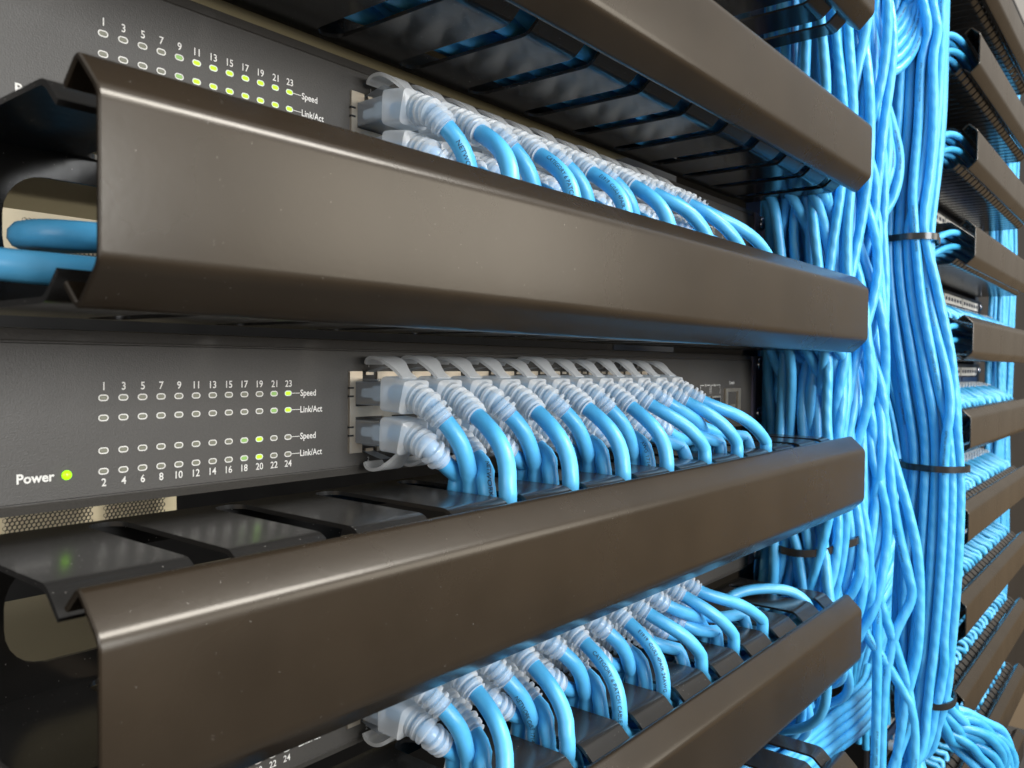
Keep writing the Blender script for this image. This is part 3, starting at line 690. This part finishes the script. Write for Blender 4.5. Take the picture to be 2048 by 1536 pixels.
def add_cord(c):
    ox, oy, oz = c['origin']; t = thing('patch_cable', c['label'], 'patch cable', c['origin'], c['group']); sg = 1 if c['row'] == 0 else -1; O = c['origin']
    pts = c['pts']
    j = tube('jacket', pts, c['r'], c['m'], t, O, ns=12, tw=11)
    if c['k'] == 2: return
    # plug
    global PLUG
    if PLUG is None:
        bm = boxes((-5.85, 5.85, -12.6, 9, -3.9, 3.6)); es = bm.edges[:]; bmesh.ops.bevel(bm, geom=es, offset=.35, segments=1, affect='EDGES')
        box(bm, -3, 3, -7.5, 8, 3.75, 4.4)
        p_ = bm_obj('plug', bm, clear); 
        q_ = bm_obj('wire_carrier', boxes((-4.9, 4.9, -12.2, -7.2, -2.6, 2.4), (-4.2, 4.2, -7.1, -1.0, -1.6, 1.4), bev=.4), mat('pale_blue_wire_carrier', (.55, .70, .84), .3))
        r_ = bm_obj('contact_strip', boxes(*[(-3.6+1.02*k_-.2, -3.6+1.02*k_+.2, -1.2, 4.5, -3.75, -2.4) for k_ in range(8)]), gold)
        lt = bmesh.new(); 
        for (y0, z0, y1, z1) in ((6, 4.6, -3, 7.2), (-3, 7.2, -9, 8.4)):
            vv = [lt.verts.new(v_) for v_ in ((-2.3, y0, z0), (2.3, y0, z0), (2.3, y1, z1), (-2.3, y1, z1))]; lt.faces.new(vv)
        bmesh.ops.solidify(lt, geom=lt.faces[:], thickness=1.0); l_ = bm_obj('locking_clip', lt, clear)
        PLUG = [o.data for o in (p_, q_, r_, l_)]
        for o in (p_, q_, r_, l_): bpy.data.objects.remove(o)
    pl = bpy.data.objects.new('plug', PLUG[0]); link(pl, t)
    if sg < 0: pl.rotation_euler = (0, math.pi, 0)
    for nm, me in zip(('wire_carrier', 'contact_strip', 'locking_clip'), PLUG[1:]): link(bpy.data.objects.new(nm, me), pl)
    # boot along the cable: square sleeve, shoulder, then five strain-relief rings
    L = [0]
    for a, b in zip(pts, pts[1:]): L.append(L[-1]+(b-a).length)
    fine = catmull(pts[:16], .21, .2); prof = []; cl = []
    s_ = 0
    for q, p_ in enumerate(fine):
        if q: s_ += (p_-fine[q-1]).length
        y = s_-6.2                                  # the sleeve starts 12 mm out of the panel
        if y < 0: continue
        if y < .7: r = (5.9+.6*y/.7, 5.0+.6*y/.7, .26)
        elif y < 8.6: r = (6.4-.3*(y-.7)/8, 5.5-.2*(y-.7)/8, .26)
        elif y < 9.5: f = (y-8.6)/.9; r = (6.3-1.3*f, 5.5-.7*f, .26+.5*f)
        elif y < 22.6:
            f = (y-9.5)/13.1; ph = ((y-9.5) % 2.62)/2.62; big = 4.9-.8*f; small = 3.3-.15*f
            if ph < .42: r_ = big
            elif ph < .5: r_ = big+(small-big)*(ph-.42)/.08
            elif ph < .92: r_ = small
            else: r_ = small+(big-small)*(ph-.92)/.08
            r = (r_, r_, 1.)
        else: break
        cl.append(p_); prof.append(r)
    V, Fc, UV = tube_data(cl, prof, 20, True)
    b = mesh_obj('boot', V, Fc, frost, t, O, None, 32)
    x = ox; h = lambda d: oz+sg*d
    j1 = rnd.uniform(-.5, .5)
    path = [(-19, h(4.6)), (-16.5, h(6.4)), (-13.6, h(9.0+j1*.3)), (-11, h(10.8+j1)), (-8, h(11.6+j1)), (-5, h(11.6+j1)), (-3.1, h(10.9+j1)), (-2.4, h(9.7+j1))]
    wd = [6.2, 5.2, 6.4, 8.6, 9.0, 8.8, 8.2, 7.4]
    cp = catmull([(0, y, z) for y, z in path], .9); nn = len(cp); ws = []
    for q in range(nn):
        f = q/(nn-1)*(len(wd)-1); a = int(min(f, len(wd)-2)); ws.append(wd[a]+(wd[a+1]-wd[a])*(f-a))
    flat_loft('latch_guard', [(p_.y, p_.z) for p_ in cp], ws, 1.1, x+rnd.uniform(-.4, .4), frost, b, O)
    if (c['k'], c['i'], c['row']) in printed:
        sub = pts[:60]; s0 = 34
        ph = facing_phase(sub, .28)+rnd.uniform(-.3, .2)
        cable_text('printed_text', sub, c['r'], txts[(c['i']+c['k']) % 4], s0, ph, 2.05, ink, j, O)
nt_ = 0
for n, c in enumerate(CAB):
    if c['kind'] == 'cord': add_cord(c)
    else:
        p0 = c['pts'][0]; O = tuple(p0)
        o = tube('network_cable', c['pts'], c['r'], c['m'], None, O, ns=10, tw=rnd.uniform(9, 12)); o.location = p0*S
        tag(o, c['label'], 'network cable', c['group'])
        if c.get('notext'): continue
        if c.get('pin') and len(c['pts']) > 45 or (c.get('bundle') and n % 3 == 0):
            pts = c['pts']; ph = facing_phase(pts, .5)+rnd.uniform(-.5, .5)
            s0 = rnd.uniform(30, 90)
            for rep in range(4):
                cable_text('printed_text', pts, c['r'], txts[(n+rep) % 4], s0+rep*95, ph, 1.8, ink, o, O)

# ------------------------------------------------------------------ cable ties
def tie(z, label, sel, hd, m=tie_black, tilt=0., width=4.2):
    P_ = []
    for c in CAB:
        if not sel(c): continue
        best = min(c['pts'], key=lambda p: abs(p.z-z)); 
        if abs(best.z-z) < 8: P_.append(best)
    mx = sum(p.x for p in P_)/len(P_); my = sum(p.y for p in P_)/len(P_)
    n = 40; ring = []
    for k in range(n):
        a = 2*math.pi*k/n; d = Vector((math.cos(a), math.sin(a), 0)); rad = max((p.x-mx)*d.x+(p.y-my)*d.y for p in P_)+3.7
        ring.append(rad)
    ring = [max(ring[k], .25*(ring[k-1]+2*ring[k]+ring[(k+1) % n])) for k in range(n)]
    V = []; Fc = []
    for k in range(n):
        a = 2*math.pi*k/n; zz = z+tilt*math.cos(a)*ring[k]
        for rr, dz in ((0, -width/2), (1.3, -width/2), (1.3, width/2), (0, width/2)): V.append((mx+(ring[k]+rr)*math.cos(a), my+(ring[k]+rr)*math.sin(a), zz+dz))
    for k in range(n):
        k2 = (k+1) % n
        for q in range(4): Fc.append((k*4+q, k*4+(q+1) % 4, k2*4+(q+1) % 4, k2*4+q))
    t = thing('cable_tie', label, 'cable tie', (mx, my, z), 'cable ties')
    mesh_obj('band', V, Fc, m, t, (mx, my, z), smooth=30)
    a = hd; rr = ring[int(round(a/(2*math.pi)*n)) % n]; bm = boxes((-2.6, 4.2, -3.6, 3.6, -3.6, 3.6), (4.3, 6.2, -1, 1, -1.8, 1.8), bev=.5)
    o = bm_obj('head', bm, m, t, 40); o.location = (Vector((math.cos(a)*(rr+1), math.sin(a)*(rr+1), tilt*math.cos(a)*rr)))*S; o.rotation_euler = (0, -tilt, a); return t
isb = lambda c: c.get('bundle')
tie(86, 'black cable tie round the bundle near the top, beside the middle duct end', isb, 5.95)
tie(-66, 'black cable tie round the middle of the bundle, below eye level', isb, 5.95)
tie(-219, 'slanted black cable tie at the foot of the bundle', lambda c: c.get('bundle') and min(c['pts'], key=lambda p: abs(p.z+219)).x > 603, 5.6, tilt=.25)
tie(-103, 'black cable tie round hanging cables under the lower duct end', lambda c: c['kind'] == 'cord' and min(c['pts'], key=lambda p: abs(p.z+103)).y < -22 and min(c['pts'], key=lambda p: abs(p.z+103)).x > 484 and min(c['pts'], key=lambda p: abs(p.z+103)).x < 538, 1.4, tilt=.2)

# ------------------------------------------------------------------ right rack: patch panels and their cords
def patch_panel():
    t = thing('patch_bay', '', 'patch bay', (853, YR, 0)); B_ = []
    bm_obj('plate', boxes((0, 482, 0, 3, -21.5, 21.5), bev=.4), backdrop_mat, t)
    for q in range(4):
        x0 = 24+109*q
        bm_obj('label_strip', boxes((x0, x0+103, -1.2, -.05, 6, 17), bev=.2), label_white, t)
        bm_obj('label_marks', boxes(*[(x0+5+16.6*k, x0+15+16.6*k, -1.4, -1.25, 9.5, 13.5) for k in range(6)]), ink, t)
        bm_obj('port_block', boxes((x0, x0+103, -2.5, -.05, -15, 4), bev=.3), port_navy, t)
    for x in (8, 474):
        for z in (-13, 13): link(bpy.data.objects.new('mounting_screw', SCREW), t, (x, -.1, z))
    return t
pp = patch_panel(); pl_ = ['patch panel of the right rack level with the upper cable tie', 'patch panel with white strips above the eye-level duct of the right rack', 'patch panel with white strip right of the bundle at eye level', 'patch panel behind cords beside the lower cable tie',
      'patch panel behind the hanging cords below the lower cable tie', 'patch panel behind the steep ducts at the lower right', 'lowest patch panel of the right rack']
for n, k in enumerate((2, 1, 0, -1, -2, -3, -4)):
    o = pp if n == 0 else copy_tree(pp)
    o.location.z = (DC-U+PZ*k)*S; o['label'] = pl_[n]; o['group'] = 'patch panels of the right rack'
bootP = [(4.6, 4.0, .4)]*4+[(3.9, 3.9, 1.)]*6
for k in (1, 0, -1, -2, -3, -4):
    c = DC+PZ*(k-1)
    nth = {1: 'eye-level', 0: 'one below eye-level', -1: 'second below eye-level', -2: 'third below eye-level', -3: 'fourth below eye-level', -4: 'lowest'}[k]
    for q in range(23):
        x = XR+10+17.3*q+rnd.uniform(-1.5, 1.5); z = c+U-6+rnd.uniform(-1, 1); b_ = rnd.uniform(-3, 3); dn = rnd.uniform(-3, 3)
        xs_ = min(rslots, key=lambda s_: abs(s_-(x+9)))
        pts = [(x, YR-2, z), (x+.3, YR-12, z), (x+2, YR-26, z-3), (x+6+b_*.5, YR-40, z-11+dn*.5), (x+10+b_*.6, YR-47, c+24), (xs_+4, YR-47, c+12), (xs_+14, YR-42, c), (xs_+34, YR-36, c-6)]
        cl = catmull(pts, 3.4); o_ = (x, YR, z)
        t = thing('patch_cable', 'small blue patch cable arching into the %s duct of the right rack' % nth, 'patch cable', o_, 'cords of the %s right rack duct' % nth)
        tube('jacket', cl, 3.0, cord_blue if q % 3 else deep_shade_blue, t, o_, ns=8, tw=11)
        bl = resample(cl[:8], 1.5)[2:]; pr = []
        for i_, p_ in enumerate(bl): pr.append((4.8, 4.2, .45) if i_ < 7 else ((4.6, 4.6, 1.) if i_ % 2 else (3.6, 3.6, 1.)))
        V, Fc, UV = tube_data(bl, pr, 10); mesh_obj('boot', V, Fc, frost, t, o_, None, 40)

# ------------------------------------------------------------------ small things
bm = boxes((540, 640, -2, 50, -262, -236), bev=3); tag(bm_obj('power_box', bm, rail_paint, None, 30), 'black box behind the cables at the bottom of the left rack', 'power box')
